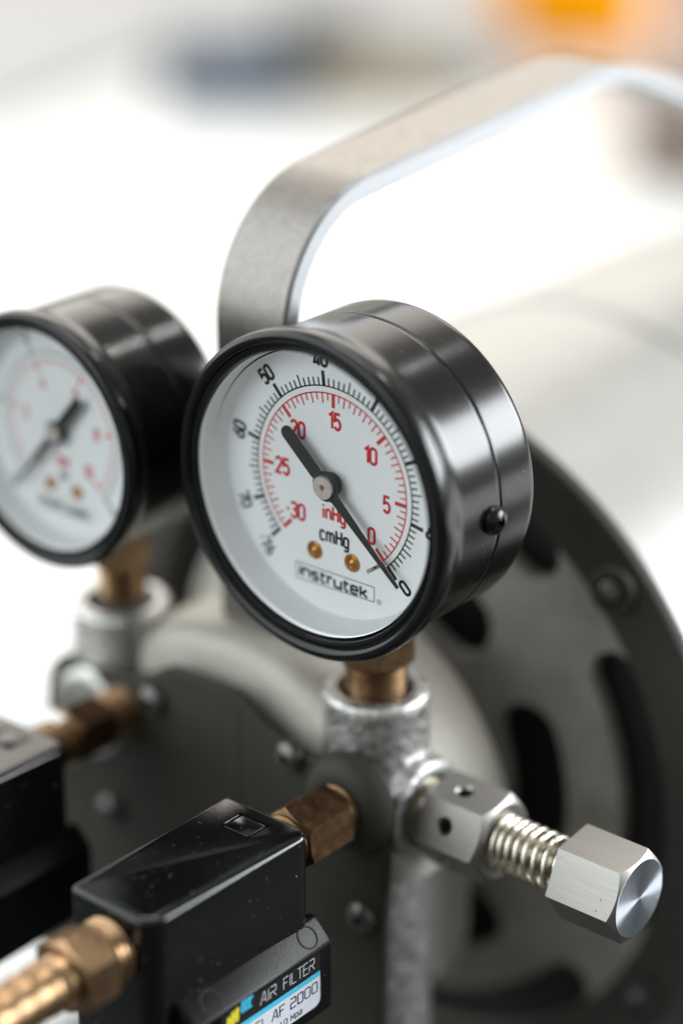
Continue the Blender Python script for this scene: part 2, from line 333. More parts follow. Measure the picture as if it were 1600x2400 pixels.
class Print:
    """flat ink: ribbons of constant width laid just above a surface; to3(x, y, h) gives mm"""
    def __init__(s, to3, h=0.03): s.mb = MB(); s.to3 = to3; s.h = h; s.k = 0
    def ribbon(s, pts, wd, closed=False):
        P = [Vector(p) for p in pts]; P2 = [P[0]]
        for p in P[1:]:
            if (p-P2[-1]).length > 1e-4: P2.append(p)
        P = P2
        if closed and (P[0]-P[-1]).length < 1e-4: P.pop()
        n = len(P); L = []; R = []
        for i in range(n):
            a = P[(i-1) % n] if (closed or i > 0) else None; c = P[(i+1) % n] if (closed or i < n-1) else None
            d0 = (P[i]-a).normalized() if a is not None else (c-P[i]).normalized()
            d1 = (c-P[i]).normalized() if c is not None else d0
            t = d0+d1; t = t.normalized() if t.length > 1e-6 else d0
            nn = Vector((-t.y, t.x)); n0 = Vector((-d0.y, d0.x)); m = wd/2/max(0.45, nn.dot(n0))
            L.append(P[i]+nn*m); R.append(P[i]-nn*m)
        s.k += 1; h = s.h+0.004*(s.k % 7)
        vs = [s.to3(p.x, p.y, h) for p in L]+[s.to3(p.x, p.y, h) for p in R]
        fs = [(i, (i+1) % n, n+(i+1) % n, n+i) for i in range(n if closed else n-1)]
        s.mb.add(vs, fs)
    def quad(s, pts):
        s.k += 1; h = s.h+0.004*(s.k % 7); s.mb.add([s.to3(x, y, h) for x, y in pts], [tuple(range(len(pts)))])
    def text(s, txt, x, y, h, wd, font=DIN, sx=1.0, gap=.14, ang=0.0, align='c', slant=0.0):
        tw = sum((font[c][0] if c != ' ' else .34)+gap for c in txt)-gap
        cx = -tw/2 if align == 'c' else 0.0; ca, sa = math.cos(ang), math.sin(ang)
        for c in txt:
            if c == ' ': cx += .34+gap; continue
            gw, st = font[c]
            for pts, cl in st:
                pp = []
                for px, py in pts:
                    gx = (cx+px)*h*sx+slant*py*h; gy = (py-(.5 if align == 'c' else 0))*h
                    pp.append((x+gx*ca-gy*sa, y+gx*sa+gy*ca))
                s.ribbon(pp, wd, cl)
            cx += gw+gap
    def build(s, name, m, parent): return s.mb.build(name, m, parent, smooth=False, recalc=False)

# ------------------------------------------------------------------ gauges
def phillips_screw(name, c, axis_dir, r, hgt, m, parent, cross=True):
    """domed head with a cross recess; axis_dir is '+X' or '-Y'"""
    mb = MB(); n = 40
    prof = [(r*0.999, 0), (r, hgt*0.30)]+[(r*math.cos(t*pi/2*0.86), hgt*(0.30+0.70*math.sin(t*pi/2*0.86)/math.sin(pi/2*0.86))) for t in (0.25, 0.5, 0.72, 0.88)]
    rings = []; vs = []; fs = []
    for rr, h in prof: rings.append([len(vs)+k for k in range(n)]); vs += [(rr*math.cos(2*pi*k/n), rr*math.sin(2*pi*k/n), h) for k in range(n)]
    for A, B in zip(rings, rings[1:]):
        for k in range(n): fs.append((A[k], A[(k+1) % n], B[(k+1) % n], B[k]))
    # top: grid with cross sunk
    rt = prof[-1][0]; g = 14; idx = {}
    vs.append((0, 0, hgt)); ctr = len(vs)-1
    inner = []
    for f in (0.8, 0.6, 0.4, 0.2):
        ring = []
        for k in range(n):
            x, y = rt*f*math.cos(2*pi*k/n), rt*f*math.sin(2*pi*k/n)
            sunk = cross and (min(abs(x), abs(y)) < r*0.15) and max(abs(x), abs(y)) < r*0.42
            ring.append(len(vs)); vs.append((x, y, hgt*(0.55 if sunk else 1.0)))
        inner.append(ring)
    prev = rings[-1]
    for ring in inner:
        for k in range(n): fs.append((prev[k], prev[(k+1) % n], ring[(k+1) % n], ring[k]))
        prev = ring
    vs[ctr] = (0, 0, hgt*(0.5 if cross else 1.0))
    for k in range(n): fs.append((prev[k], prev[(k+1) % n], ctr))
    if axis_dir == '+X': f = lambda p: (c[0]+p[2], c[1]+p[0]*.94+p[1]*.34, c[2]-p[0]*.34+p[1]*.94)
    elif axis_dir == '+Z': f = lambda p: (c[0]+p[0], c[1]+p[1], c[2]+p[2])
    else: f = lambda p: (c[0]+p[0]*.9+p[1]*.43, c[1]-p[2], c[2]-p[0]*.43+p[1]*.9)
    mb.add([f(p) for p in vs], fs)
    return mb.build(name, m, parent, angle=50)

def gauge(name, label, cx, cy, cz, k, dial, ptr_ang, stem_y):
    """k scales the whole instrument; (cx, cy, cz) is the dial centre; dial(print factories) lays the scale"""
    t = thing(name, (cx, cy+12.5*k, cz-44*k), label, 'pressure gauge', 'dial gauges on the pump')
    o = (cx, cy, cz-0.75*k)
    P = lambda *l: [(r*k, h*k if h < 1 else h*k+(h-1)*(1-k)*1.15) for r, h in l]
    # case: front cup, seam, rear cup
    case = MB(); lathe(case, P((26.5, -3.2), (30.5, -3.6), (30.5, -3.0), (30.15, -2.2), (29.98, -1.2), (29.94, -0.4), (29.93, 0.2), (29.93, 3), (29.93, 6), (29.93, 9.3), (29.93, 9.8), (29.84, 10.02), (29.66, 10.1)), o, 'Y', 160)
    cs = case.build('case', M['case'], t)
    rear = MB(); lathe(rear, P((29.66, 10.1), (29.82, 10.2), (29.93, 10.45), (29.93, 10.9), (29.93, 14), (29.93, 17), (29.93, 18.8), (29.93, 19.4), (29.85, 20.0), (29.6, 20.5), (29.1, 20.85), (28.4, 21.0), (27.6, 21.05), (0, 21.1)), o, 'Y', 160)
    rear.build('rear_cover', M['case'], t)
    bz = MB(); prof = [(27.2, -3.0), (27.2, -6.9), (27.5, -7.4), (28.0, -7.5), (28.3, -7.2), (28.6, -7.2)]
    prof += [(29.95+1.35*math.cos(a), -6.7-1.5*math.sin(a)) for a in [rad(172-172*i/12) for i in range(13)]]
    prof += [(31.3, -5.2), (31.1, -4.2), (30.6, -3.4), (29.9, -3.0)]
    lathe(bz, P(*prof), o, 'Y', 160); bz.build('bezel', M['bezel'], t)
    # dial plate with its raised rim
    d = MB(); lathe(d, P((0, 0), (25.4, 0), (25.9, -0.25), (27.1, -6.7)), (cx, cy, cz-0.35*k), 'Y', 128)
    dl = d.build('dial', M['dial'], t)
    ln = MB(); lathe(ln, P((0, -6.35), (12, -6.32), (22, -6.22), (26.75, -6.1)), o, 'Y', 96)
    ln.build('lens', M['lens'], t)
    to3 = lambda x, y, h: (cx+x*k, cy-h, cz+y*k)
    dial(lambda: Print(to3), dl)
    # rivets through the dial
    for rx in (-4.55, 4.45):
        rv = MB(); lathe(rv, P((1.75, 0.0), (1.75, -0.25), (1.5, -0.45), (1.15, -0.40), (0.95, -0.2), (0.8, -0.35), (0.45, -0.6), (0, -0.7)), (cx+rx*k, cy, cz-14.66*k), 'Y', 40)
        rv.build('rivet', M['copper'], dl)
    # pointer: stamped blade with counterweight tail and eye
    ps = thing_part = None
    L1, L2 = 22.7, -13.5
    out = [(L1, .28), (12, .62), (3.2, .98), (2.75, 1.15)]
    up = [(x, y) for x, y in out]
    eye = [(2.9*math.cos(a), 2.9*math.sin(a)) for a in [rad(24+132*i/14) for i in range(15)]]
    tail = [(-3.2, 1.32), (-12.2, 1.32)]+[(-12.2+1.32*math.cos(a), 1.32*math.sin(a)) for a in [rad(90+90*i/6) for i in range(7)]]
    half = up+eye+tail
    poly = half+[(x, -y) for x, y in reversed(half[:-1])]
    ca, sa = math.cos(ptr_ang), math.sin(ptr_ang)
    pm = MB(); prism(pm, [(x*ca-y*sa, x*sa+y*ca) for x, y in poly], 2.15*k, 2.5*k, lambda p, h: to3(p[0], p[1], h))
    pt = pm.build('pointer', M['pointer'], t, smooth=False)
    ed = MB(); lathe(ed, P((2.2, -0.4), (2.2, -2.1)), (cx, cy, cz), 'Y', 40); ed.build('spindle', M['pointer'], pt)
    hb = MB(); lathe(hb, P((2.22, -2.5), (2.22, -3.25), (2.1, -3.42), (0.62, -3.42), (0.50, -3.30), (0.42, -3.0), (0, -3.0)), (cx, cy, cz), 'Y', 64)
    hb.build('hub_cap', M['hub'], pt)
    pn = MB(); lathe(pn, P((0.36, -3.0), (0.34, -3.3), (0, -3.36)), (cx, cy, cz), 'Y', 20); pn.build('spindle_pin', M['copper'], pt)
    # stem: hexagon and threaded nipple below the case
    sy = stem_y
    hx = MB(); hexprism(hx, 7.9*k, cz-40.3*k, cz-27.0*k, (cx, sy, 0), 'Z', a0=rad(17), cham0=0.8)
    st = hx.build('stem', M['brass'], t, angle=20)
    th = MB(); lathe(th, [(0, cz-40.0*k)]+[(r, h) for r, h in thread_prof(6.1*k, cz-40.2*k, cz-49.5*k, 1.35*k, 0.5*k)]+[(0, cz-49.5*k)], (cx, sy, 0), 'Z', 64)
    th.build('thread', M['brass'], st)
    return t, cs

def inhg_dial(new, parent):
    red = new(); blk = new(); rn = new(); bn = new(); lg = new(); un = new()
    A0, KA = 135.6, 9.03; c0 = (-0.12, 0.05)
    pol = lambda r, deg: (c0[0]+r*math.sin(rad(deg)), c0[1]+r*math.cos(rad(deg)))
    red.ribbon([pol(16.95, A0-KA*30*i/120) for i in range(121)], 0.27)
    blk.ribbon([pol(18.25, A0-KA*29.92*i/120) for i in range(121)], 0.27)
    for i in range(61):
        a = A0-KA*i*0.5
        if i % 10 == 0: red.ribbon([pol(17.02, a), pol(14.35, a)], 0.74)
        else: red.ribbon([pol(17.0, a), pol(15.0 if i % 2 == 0 else 15.6, a)], 0.29)
    for c in range(77):
        a = A0-KA*c/2.54
        if c % 10 == 0 or c == 76: blk.ribbon([pol(18.2, a), pol(21.1, a)], 0.76)
        else: blk.ribbon([pol(18.2, a), pol(20.5 if c % 5 == 0 else 19.8, a)], 0.33)
    for s, x, y in (('15', .25, 11.97), ('20', -8.5, 8.25), ('25', -12.3, .05), ('10', 8.54, 7.5), ('5', 12.36, -.95), ('0', 8.9, -8.04), ('30', -8.65, -8.02)):
        rn.text(s, x, y, 3.0, 0.58)
    rn.text('-', -11.0, -8.1, 2.85, 0.56)
    for s, c in (('0', 0), ('10', 10), ('20', 20), ('30', 30), ('40', 40), ('50', 50), ('60', 60)):
        a = A0-KA*c/2.54-(0.8 if c else 1.8); x, y = pol(23.3, a); bn.text(s, x, y, 2.75, 0.6, ang=-rad(a))
    for s, c in (('70', 70), ('-76', 76.4)):
        a = A0-KA*c/2.54; x, y = pol(23.5, a); bn.text(s, x, y, 2.6, 0.5, ang=-rad(a)+pi)
    un.text('inHg', .1, -6.2, 2.7, 0.52, gap=.2)
    bn.text('cmHg', .15, -10.75, 2.7, 0.52, gap=.2)
    # maker's box
    lg.ribbon([(-9.2, -18.3), (9.6, -18.05), (9.62, -21.0), (-9.2, -21.6)], 0.16, True)
    lg.text('instrutek', -8.4, -20.75, 2.02, 0.52, font=TEK, sx=1.53, gap=.13, align='l')
    cxr, cyr = 10.75, -20.7
    lg.ribbon([(cxr+.52*math.cos(2*pi*i/20), cyr+.52*math.sin(2*pi*i/20)) for i in range(20)], 0.09, True)
    lg.text('R', cxr, cyr, 0.56, 0.09, font=TEK, sx=.8)
    red.build('red_scale', M['ink_red'], parent); blk.build('black_scale', M['ink_black'], parent)
    rn.build('red_numerals', M['ink_red'], parent); bn.build('black_numerals', M['ink_black'], parent)
    un.build('unit_lettering', M['ink_red'], parent); lg.build('maker_logo', M['ink_black'], parent)

def second_dial(new, parent):
    red = new(); blk = new(); bn = new(); lg = new()
    pol = lambda r, deg: (r*math.sin(rad(deg)), r*math.cos(rad(deg)))
    red.ribbon([pol(17.2, -135+270*i/90) for i in range(91)], 0.22)
    blk.ribbon([pol(18.9, -135+270*i/90) for i in range(91)], 0.22)
    for i in range(51):
        a = -135+270*i/50; mj = i % 10 == 0
        red.ribbon([pol(17.2, a), pol(14.6 if mj else 15.8, a)], 0.6 if mj else .18)
        blk.ribbon([pol(18.9, a), pol(21.6 if mj else 20.3, a)], 0.55 if mj else .18)
    for i in range(6):
        a = -135+54*i; x, y = pol(12.0, a)
        red.text(str(2*i), x, y, 2.9, .5)
        x, y = pol(23.6, a); bn.text(str(i), x, y, 2.7, .5, ang=-rad(a))
    red.text('bar', .3, -7.6, 3.0, .55); bn.text('psi', .2, -11.2, 2.2, .4)
    lg.ribbon([(-9.2, -18.3), (9.6, -18.05), (9.62, -21.0), (-9.2, -21.6)], 0.16, True)
    lg.text('instrutek', -8.4, -20.75, 2.02, 0.52, font=TEK, sx=1.53, gap=.13, align='l')
    red.build('red_scale', M['ink_red'], parent); blk.build('black_scale', M['ink_black'], parent)
    bn.build('black_numerals', M['ink_black'], parent); lg.build('maker_logo', M['ink_black'], parent)

pa = rad(-42.0)
g1, case1 = gauge('dial_gauge', 'large black vacuum gauge with red inHg scale, in sharp focus at the centre', 0, 0, 0, 1.0, inhg_dial, pa, 12.5)
phillips_screw('case_screw', (29.5, 8.0, -1.6), '+X', 2.75, 2.5, M['bezel'], g1)
sp = MB(); tube(sp, [(12.1, -0.02, -12.4), (12.1, -4.85, -12.4)], 0.42, 14); sp.build('stop_pin', M['steel'], g1)
LX, LY = -65.0, 8.5
g2, case2 = gauge('dial_gauge', 'smaller blurred black gauge at the left edge, its pointer towards lower left', LX+0.6, -6.4, -4.2, 0.835, second_dial, rad(229), LY)

# ------------------------------------------------------------------ cast pipe fittings
def tee(name, label, cx, cy, plug_side, leg):
    """malleable cast cross: collars up, to +X, to -X, to -Y and a leg down; fillets by remeshing"""
    t = thing(name, (cx, cy, -186.5), label, 'pipe fitting', 'galvanised pipe fittings under the gauges')
    za = -69.0
    mb = MB()
    lathe(mb, [(0, -76), (11.0, -76), (10.6, -60), (10.3, -51.5), (10.3, -50.0), (10.5, -48.9), (10.5, -46.8), (9.9, -46.2), (0, -46.2)], (cx, cy, 0), 'Z', 64)
    for s in (1, -1):
        lathe(mb, [(0, -s*6), (9.6, -s*6), (9.4, s*6), (9.4, s*8.4), (10.0, s*9.6), (10.3, s*10.6), (10.3, s*13.0), (9.8, s*13.6), (0, s*13.6)], (cx, cy, za), 'X', 64)
    lathe(mb, [(0, 6), (8.6, 6), (8.2, -6), (9.6, -8.4), (9.9, -9.4), (9.9, -11.2), (9.5, -11.8), (0, -11.8)], (cx, cy, za), 'Y', 64)
    lathe(mb, [(0, -66), (leg-.8, -66), (leg, -84), (leg, -100), (leg+.2, -125), (leg+.2, -186.5), (0, -186.5)], (cx, cy, 0), 'Z', 64)
    me = bpy.data.meshes.new('tmp'); me.from_pydata([Vector(p)*S for p in mb.v], [], mb.f)
    bm = bmesh.new(); bm.from_mesh(me); bmesh.ops.recalc_face_normals(bm, faces=bm.faces); bm.to_mesh(me); bm.free()
    o = bpy.data.objects.new('tmp', me); COL.objects.link(o)
    r = o.modifiers.new('r', 'REMESH'); r.mode = 'VOXEL'; r.voxel_size = 0.0007
    s_ = o.modifiers.new('s', 'SMOOTH'); s_.factor = 0.5; s_.iterations = 14
    tx = bpy.data.textures.get('cast') or bpy.data.textures.new('cast', 'CLOUDS'); tx.noise_scale = 0.0018
    dp = o.modifiers.new('d', 'DISPLACE'); dp.texture = tx; dp.strength = 0.00045; dp.mid_level = 0.5; dp.texture_coords = 'LOCAL'
    cut = MB(); lathe(cut, [(0, -60), (7.0, -60), (7.0, -48.5), (7.9, -45), (7.9, -40), (0, -40)], (cx, cy, 0), 'Z', 48)
    for s in (1, -1): lathe(cut, [(0, s*7.5), (6.9, s*7.5), (6.9, s*12.2), (7.6, s*13.9), (7.6, s*18), (0, s*18)], (cx, cy, za), 'X', 48)
    cme = bpy.data.meshes.new('tmpc'); cme.from_pydata([Vector(p)*S for p in cut.v], [], cut.f)
    bm = bmesh.new(); bm.from_mesh(cme); bmesh.ops.recalc_face_normals(bm, faces=bm.faces); bm.to_mesh(cme); bm.free()
    co = bpy.data.objects.new('tmpc', cme); COL.objects.link(co)
    bo = o.modifiers.new('b', 'BOOLEAN'); bo.operation = 'DIFFERENCE'; bo.object = co; bo.solver = 'EXACT'
    out = evaluated(o)
    bpy.data.objects.remove(o); bpy.data.objects.remove(co)
    out.transform(Matrix.Translation(W((0, 0, 0)))); out.materials.clear()
    link('casting', out, M['galv'], t, angle=60)
    if plug_side:
        p = MB(); lathe(p, [(0, -7.6), (6.7, -7.6), (6.7, -12.6), (6.2, -13.0), (0, -13.0)], (cx, cy, za), 'X', 40); p.build('plug', M['galv'], t)
    return t
tee('pipe_cross', 'mottled galvanised pipe cross in focus under the large gauge, holding the relief valve', 0, 12.5, True, 11.4)
tee('pipe_cross', 'blurred galvanised pipe cross under the smaller gauge at left', LX, LY, True, 7.6)

# ------------------------------------------------------------------ relief valve
def relief_valve(cx, cy, cz):
    t = thing('relief_valve', (cx+14, cy, cz-9), 'silver spring loaded relief valve with hexagonal cap sticking out to the right', 'valve')
    # body with radial ports
    mb = MB(); hexprism(mb, 9.25, 16.2, 31.0, (0, 0, 0), 'X', a0=rad(6), cham1=1.6, cham0=0.9)
    me = bpy.data.meshes.new('tmp'); me.from_pydata([Vector(p)*S for p in mb.v], [], mb.f)
    bm = bmesh.new(); bm.from_mesh(me); bmesh.ops.recalc_face_normals(bm, faces=bm.faces); bm.to_mesh(me); bm.free()
    o = bpy.data.objects.new('tmp', me); COL.objects.link(o)
    cut = MB()
    for k in range(6):
        a = rad(36+60*k); d = Vector((0, math.cos(a), math.sin(a)))
        base = Vector((22.6, 0, 0))
        tube(cut, [base+d*3.0, base+d*7.55, base+d*8.3, base+d*9.5], [1.5, 1.5, 2.15, 2.6], 28)
    lathe(cut, [(0, 27), (4.6, 27), (4.6, 33), (0, 33)], (0, 0, 0), 'X', 40)
    cme = bpy.data.meshes.new('tmpc'); cme.from_pydata([Vector(p)*S for p in cut.v], [], cut.f)
    bm = bmesh.new(); bm.from_mesh(cme); bmesh.ops.recalc_face_normals(bm, faces=bm.faces); bm.to_mesh(cme); bm.free()
    co = bpy.data.objects.new('tmpc', cme); COL.objects.link(co)
    b = o.modifiers.new('b', 'BOOLEAN'); b.object = co; b.operation = 'DIFFERENCE'; b.solver = 'EXACT'
    out = evaluated(o); bpy.data.objects.remove(o); bpy.data.objects.remove(co)
    out.transform(Matrix.Translation(W((cx, cy, cz)))); out.materials.clear()
    bd = link('body', out, M['alu'], t, angle=18)
    for k in range(6):
        a = rad(36+60*k); d = Vector((0, math.cos(a), math.sin(a))); c = Vector((cx+22.6, cy, cz))
        pm = MB(); tube(pm, [c+d*3.05, c+d*3.4], 1.48, 20); pm.build('port', M['hole'], bd)
    th = MB(); lathe(th, [(0, 9)]+thread_prof(6.4, 9, 16.4, 1.3, 0.5)+[(0, 16.4)], (cx, cy, cz), 'X', 56); th.build('thread', M['thread_steel'], t)
    st = MB(); lathe(st, [(0, 27.5), (3.0, 27.5), (3.0, 48.5), (0, 48.5)], (cx, cy, cz), 'X', 40); st.build('stem', M['thread_steel'], t)
    sp = MB(); pts = []; turns = 10.2; n = 420
    for i in range(n+1):
        u = i/n; a = 2*pi*turns*u
        # closed coils at the body end, opening towards the cap
        x = 28.6+19.4*(0.62*u+0.38*u*u) if u < 0.93 else None
        if x is None:
            u1 = 0.93; x = 28.6+19.4*(0.62*u1+0.38*u1*u1)+(u-u1)*12
        r = 4.95
        pts.append((cx+x, cy+r*math.cos(a), cz+r*math.sin(a)))
    tube(sp, pts, 0.62, 10); sp.build('spring', M['spring'], t, angle=80)
    cp = MB(); hexprism(cp, 9.15, 47.3, 61.6, (cx, cy, cz), 'X', a0=rad(6), cham1=1.2, cham0=0)
    c = cp.build('cap', M['alu'], t, angle=18)
    en = MB(); lathe(en, [(7.52, 61.55), (7.50, 61.66), (0, 61.68)], (0, 0, 0), 'X', 80)
    # the turned face keeps its own origin on the axis so that the machining rings are centred
    me = bpy.data.meshes.new('cap_face'); me.from_pydata([Vector(p)*S for p in en.v], [], en.f); me.polygons.foreach_set("use_smooth", [True]*len(me.polygons)); me.set_sharp_from_angle(angle=rad(30))
    bm = bmesh.new(); bm.from_mesh(me); bmesh.ops.recalc_face_normals(bm, faces=bm.faces); bm.to_mesh(me); bm.free()
    me.materials.append(M['alu_end']); e = bpy.data.objects.new('cap_face', me); COL.objects.link(e); e.parent = c
    e.location = W((cx, cy, cz))-root_loc(t); e['_abs'] = list(root_loc(t))
    return t
relief_valve(0, 12.5, -69.0)

# ------------------------------------------------------------------ air filters
def air_filter(label, cx, yo, zo, name='air_filter', full=True):
    """black box filter along Y; cx = port axis, front face at yo, top at zo"""
    x0, x1, y0, y1, zt = cx-9.95, cx+9.35, yo, yo+36.6, zo
    t = thing(name, (cx, (y0+y1)/2, zt-37.5), label, 'air filter', 'black inline air filters')
    yf = y0-3.6                                   # the front face; its corner on the label side is well rounded
    rc = lambda cx_, cy_, r, a0, n=7: [(cx_+r*math.cos(rad(a0+90*i/n)), cy_+r*math.sin(rad(a0+90*i/n))) for i in range(n+1)]
    plan = rc(x0+1.2, yf+1.2, 1.2, 180, 4)+rc(x1-4.0, yf+4.2, 4.2, 270, 9)+rc(x1+1.2-3.0, y1-3.0, 3.0, 0, 8)+rc(x0+1.6, y1-1.6, 1.6, 90, 5)
    mb = MB(); prism(mb, plan, zt-37.5, zt, lambda p, d: (p[0], p[1], d))
    me = bpy.data.meshes.new('tmp'); me.from_pydata([Vector(p)*S for p in mb.v], [], mb.f)
    bm = bmesh.new(); bm.from_mesh(me); bmesh.ops.recalc_face_normals(bm, faces=bm.faces)
    es = [e for e in bm.edges if e.calc_face_angle(0) > rad(60)]
    bmesh.ops.bevel(bm, geom=es, offset=1.5*S, segments=5, profile=0.5, affect='EDGES', clamp_overlap=True); bm.to_mesh(me); bm.free()
    o = bpy.data.objects.new('tmp', me); COL.objects.link(o)
    cut = MB()
    # grooves that set off the lid, and the small square pocket near the far end
    g = 0.55
    box(cut, x1-3.2, x1-2.3, yf+2.4, y1+1, zt-0.7, zt+1); box(cut, x0-1, x1-2.5, yf+2.4, yf+3.3, zt-0.7, zt+1)
    px0, px1, py0, py1 = cx-3.6, cx+3.4, y1-9.2, y1-3.4
    box(cut, px0, px1, py0, py1, zt-0.55, zt+1)
    cme = bpy.data.meshes.new('tmpc'); cme.from_pydata([Vector(p)*S for p in cut.v], [], cut.f)
    bm = bmesh.new(); bm.from_mesh(cme); bmesh.ops.recalc_face_normals(bm, faces=bm.faces); bm.to_mesh(cme); bm.free()
    co = bpy.data.objects.new('tmpc', cme); COL.objects.link(co)
    b = o.modifiers.new('b', 'BOOLEAN'); b.object = co; b.operation = 'DIFFERENCE'; b.solver = 'EXACT'; b.use_self = True
    bv = o.modifiers.new('bv', 'BEVEL'); bv.width = 0.14*S; bv.segments = 2; bv.limit_method = 'ANGLE'; bv.angle_limit = rad(50)
    out = evaluated(o); bpy.data.objects.remove(o); bpy.data.objects.remove(co)
    out.transform(Matrix.Translation(W((0, 0, 0)))); out.materials.clear()
    hs = link('housing', out, M['filter'], t, angle=40)
    pd = MB(); box(pd, px0+0.7, px1-0.7, py0+0.7, py1-0.2, zt-0.6, zt-0.12); pd.build('pocket_plate', M['filter'], hs, bevel=0.1)
    # label carrier on the +X side, its top a sloping shelf
    cm = MB(); zs = zt-18.4
    b0, b1 = y0+2.0, y1+1.6
    prof = [(x1-1, zs), (x1+0.6, zs), (x1+4.5, zs-4.0), (x1+4.5, zt-36.4), (x1+2.5, zt-38.5), (x1-1, zt-38.5)]
    prism(cm, prof, b0, b1, lambda p, d: (p[0], d, p[1])); cr = cm.build('label_carrier', M['filter_side'], t, bevel=0.55)
    for yy in (b0+6, b1-4.5):
        sk = MB(); nx, nz = .716, .698
        lathe(sk, [(1.9, -.1), (1.95, .05), (2.25, .05), (2.3, -.1)], (0, 0, 0), 'Z', 32)
        cxx, czz = x1+2.5, zs-1.85
        sk.xform(lambda p, yy=yy, cxx=cxx, czz=czz: (cxx+p[0]*.698+p[2]*.716, yy+p[1], czz-p[0]*.716+p[2]*.698)); sk.build('screw_seat', M['filter_side'], cr)
    if full:
        # printed label on the +X face of the carrier
        xf = x1+4.5
        to3 = lambda u, v, h: (xf+h, u, v)
        ylab0, ylab1 = y0+8.5, y1-1.9
        bs = Print(to3, .02); bs.quad([(ylab0, zt-22.9), (ylab1, zt-22.9), (ylab1, zt-33.6), (ylab0, zt-33.6)]); bs.build('label_backing', M['label_black'], cr)
        zc = zt-27.0
        wh = Print(to3, .05)
        rr = 1.6
        wh.quad([(ylab0, zc-1.0), (ylab0, zc-7.2)]+[(ylab1-rr+rr*math.sin(a), zc-5.6-rr*math.cos(a)) for a in [rad(90*i/6) for i in range(7)]]+[(ylab1, zc-1.0)])
        wh.build('label_panel', M['label_white'], cr)
        cy_ = Print(to3, .05); cy_.quad([(ylab0, zc+0.05), (ylab0, zc-0.95), (ylab1, zc-0.95), (ylab1, zc+0.05)])
        cy_.build('label_stripe', M['label_cyan'], cr)
        gp = Print(to3, .06)
        gp.text('AIR', ylab1-16.2, zc+1.15, 2.35, .20, font=TEK, sx=.92, gap=.16, align='l')
        gp.text('FILTER', ylab1-10.0, zc+1.15, 2.35, .20, font=TEK, sx=.86, gap=.16, align='l')
        gp.build('label_title', M['print_grey'], cr)
        bk = Print(to3, .09)
        bk.text('AF 2000', ylab1-13.2, zc-4.0, 2.1, .26, font=TEK, sx=1.0, gap=.2, align='l')
        bk.text('MODEL', ylab1-23.2, zc-4.0, 2.1, .26, font=TEK, sx=.95, gap=.2, align='l')
        bk.text('1.0 Mpa', ylab1-11.0, zc-6.5, 1.15, .18, font=TEK, sx=1.05, gap=.22, align='l')
        bk.text('PRESS', ylab1-20.8, zc-6.5, 1.15, .18, font=TEK, sx=1.0, gap=.22, align='l')
        bk.build('label_lettering', M['label_black'], cr)
        ye = Print(to3, .06); y_ = ylab1-25.0
        for u0, v0, v1 in ((0, 1.3, 3.5), (1.1, 1.3, 4.1), (2.2, 1.5, 4.3)): ye.quad([(y_+u0, zc+v0-.4), (y_+u0+.85, zc+v0-.4), (y_+u0+1.1, zc+v1-.4), (y_+u0+.25, zc+v1-.4)])
        ye.quad([(y_+.1, zc+1.9), (y_+3.1, zc+2.3), (y_+3.1, zc+2.8), (y_+.1, zc+2.4)])
        ye.build('label_emblem', M['label_yellow'], cr)
        ce = Print(to3, .06)
        for u0, v0, v1 in ((3.7, 2.9, 5.0), (4.6, 2.9, 5.0), (5.5, 2.9, 4.6)): ce.quad([(y_+u0, zc+v0-.4), (y_+u0+.6, zc+v0-.4), (y_+u0+.9, zc+v1-.4), (y_+u0+.3, zc+v1-.4)])
        ce.quad([(y_+5.6, zc+3.9), (y_+6.9, zc+3.9), (y_+6.9, zc+4.5), (y_+5.6, zc+4.5)]); ce.quad([(y_+3.8, zc+2.2), (y_+6.7, zc+2.2), (y_+6.7, zc+2.5), (y_+3.8, zc+2.5)])
        ce.build('label_emblem', M['label_cyan'], cr)
    return t, y0, y1
ZA = -69.0
f1 = air_filter('black air filter box with AIR FILTER AF 2000 label, in front at bottom left', 6.3, -62.6, -54.6)
f2 = air_filter('dark blurred air filter box cut off by the left edge, behind the labelled one', -54.5, -64.0, -58.0, full=False)

def barb(label, cx, y1, zc):
    t = thing('hose_barb', (cx, y1-18, zc-10), label, 'hose fitting', 'brass hose barbs')
    hx = MB(); hexprism(hx, 7.5, y1-13.2, y1-5.4, (cx, 0, zc), 'Y', a0=rad(30), cham0=1.2, cham1=1.0); hx.build('hexagon', M['brass'], t, angle=20)
    th = MB(); lathe(th, [(0, y1-5.6)]+thread_prof(6.3, y1-5.6, y1+0.4, 1.3, .45)+[(0, y1+.4)], (cx, 0, zc), 'Y', 56); th.build('thread', M['brass'], t)
    pr = [(0, y1-50), (4.0, y1-50)]
    h = y1-50
    for i in range(8): pr += [(4.6, h+.2), (4.95, h+3.0), (5.0, h+3.5), (4.9, h+3.8), (4.65, h+4.1)]; h += 4.2
    pr += [(4.9, h+.2), (4.9, y1-13.0), (0, y1-13.0)]
    b = MB(); lathe(b, pr, (cx, 0, zc), 'Y', 56); b.build('barbed_stem', M['brass'], t, angle=40)
    return t
barb('ribbed brass hose barb screwed into the front of the labelled air filter', 6.3, -64.6, -63.2)
